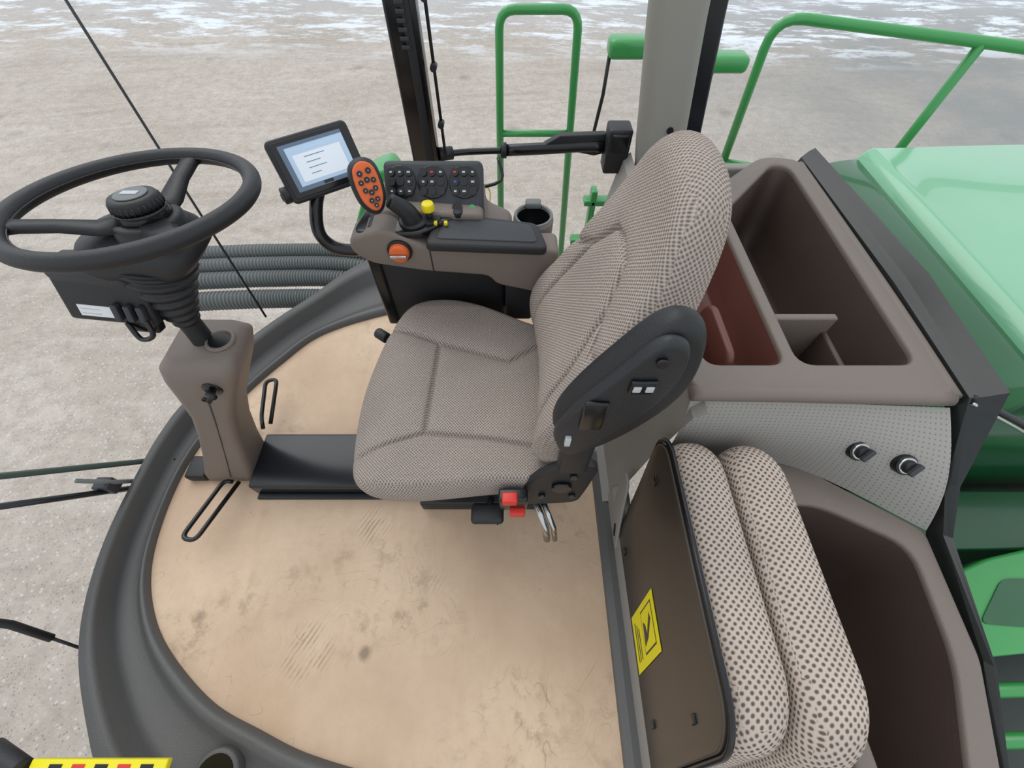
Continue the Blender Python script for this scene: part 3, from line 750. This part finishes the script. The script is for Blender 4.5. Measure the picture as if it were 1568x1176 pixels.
for i in range(4): box('screen_text_%d'%i,(-.03,.018-i*.013,.0042),(-.03+(.05,.035,.045,.025)[i],.0195-i*.013,.0045),scr2,dp,0,fr=FD)
box('screen_button',(-.012,-.050,.004),(.012,-.043,.0044),M_blackg,dp,0,fr=FD)
box('screen_button_2',(.055,-.050,.004),(.075,-.043,.0044),M_white,dp,0,fr=FD)
tube('mount_arm',[(-.45,.965,.845),(-.472,.92,.80),(-.478,.885,.745),(-.455,.88,.705),(-.41,.885,.69),(-.375,.89,.695)],.0155,M_blackg,dp,smooth_n=50)
cyl('mount_knob',FD(-.118,-.045,-.02),FD(-.098,-.045,-.02),.018,M_black,dp,bv=.003)
box('mount_bracket',(-.12,-.055,-.05),(-.0,-.035,-.03),M_blackg,dp,.004,fr=FD)

# ------------------------------------------------------------------ passenger seat, folded up
ps=root('passenger_seat',(.45,.15,.1))
SHR=.25
def shy(a,b): return a+(b-.54)*SHR
def pwarp(x0,lean):
    def w(a,b,c):
        return shy(a,b),b,c+x0+lean*(b-.15)-.10*(a-.15)**2
    return w
pillow('folded_cushion',rrect(-.12,.05,.44,.56,.09,10),.110,M_fabP,ps,FYZ,edge=.12,dome=.014,rows=30,samples=False,warp=pwarp(.335,.06))
def gdisp(a,b): return -.010*math.exp(-((b-.49)/.006)**2)
pillow('backrest_cushion',rrect(-.14,.08,.43,.57,.10,10),.115,M_fabP,ps,FYZ,edge=.14,dome=.025,rows=40,samples=False,disp=gdisp,warp=pwarp(.468,.02))
FPN=lambda a,b,c: Vector((c+.04*(b-.1),shy(a,b),b))
prism('underside_panel',rrect(-.115,.04,.435,.55,.07,8),.322,.334,M_panelbr,ps,.003,fr=FPN)
tube('panel_edge',[FPN(a,b,.332) for a,b in rrect(-.12,.035,.44,.556,.07,8)],.006,M_blackg,ps,closed=True,n=8)
for i,(y,z) in enumerate(((-.03,.17),(-.06,.42),(.36,.14),(.37,.46))):
    box('panel_clip_%d'%i,(y-.008,z-.01,.317),(y+.008,z+.01,.325),M_blackg,ps,.002,fr=FPN)
FL=lambda a,b,c: Vector((.3205-c+.04*(b-.1),shy(a,b),b))
box('warning_label',(.075,.12,0),(.20,.31,.001),M_yel2,ps,0,fr=FL)
box('label_pictogram',(.095,.20,.001),(.185,.29,.0015),M_blackg,ps,0,fr=FL)
box('label_pictogram_in',(.099,.204,.0015),(.181,.286,.002),M_yel2,ps,0,fr=FL)
prism('label_figure',[(.11,.21),(.16,.215),(.15,.23),(.13,.235),(.165,.27),(.15,.275),(.12,.24)],.002,.0025,M_blackg,ps,0,fr=FL)
for i in range(3): box('label_text_%d'%i,(.095,.14+i*.014,.001),(.18-.01*i,.145+i*.014,.0015),M_blackg,ps,0,fr=FL)
box('seat_frame',(.36,-.10,.0),(.58,.36,.08),M_black,ps,.01)

# ------------------------------------------------------------------ near-left door items
dl=root('door_sill_label')
box('yellow_strip',(-.95,-.40,.285),(-.68,-.162,.30),M_yel2,dl,.003)
for i in range(5): box('mark_%d'%i,(-.91+i*.045,-.185,.30),(-.885+i*.045,-.170,.301),(M_blackg,M_redp)[i%2],dl,0)
cyl('black_handle',(-1.06,-.15,.28),(-.96,-.18,.30),.02,M_black,dl,bv=.004)

# ------------------------------------------------------------------ light
w=D.worlds.new('overcast'); SC.world=w; w.use_nodes=True
nt=w.node_tree; bg=nt.nodes['Background']; bg.inputs['Color'].default_value=(.88,.94,1,1); bg.inputs['Strength'].default_value=1.0
sun=D.lights.new('overcast_sun','SUN'); sun.energy=1.0; sun.angle=math.radians(50); sun.color=(1,.98,.95)
so_=D.objects.new('overcast_sun',sun); SC.collection.objects.link(so_)
so_.rotation_euler=Vector((.35,-.45,-.8)).to_track_quat('-Z','Y').to_euler()

# ------------------------------------------------------------------ camera
cam=D.cameras.new('camera'); cam.sensor_width=36; cam.lens=640/1568*36; cam.clip_start=.01; cam.clip_end=300
co_=D.objects.new('camera',cam); SC.collection.objects.link(co_)
co_.location=(0,0,1.4); co_.rotation_euler=(math.radians(90-56.5),0,0)
SC.camera=co_
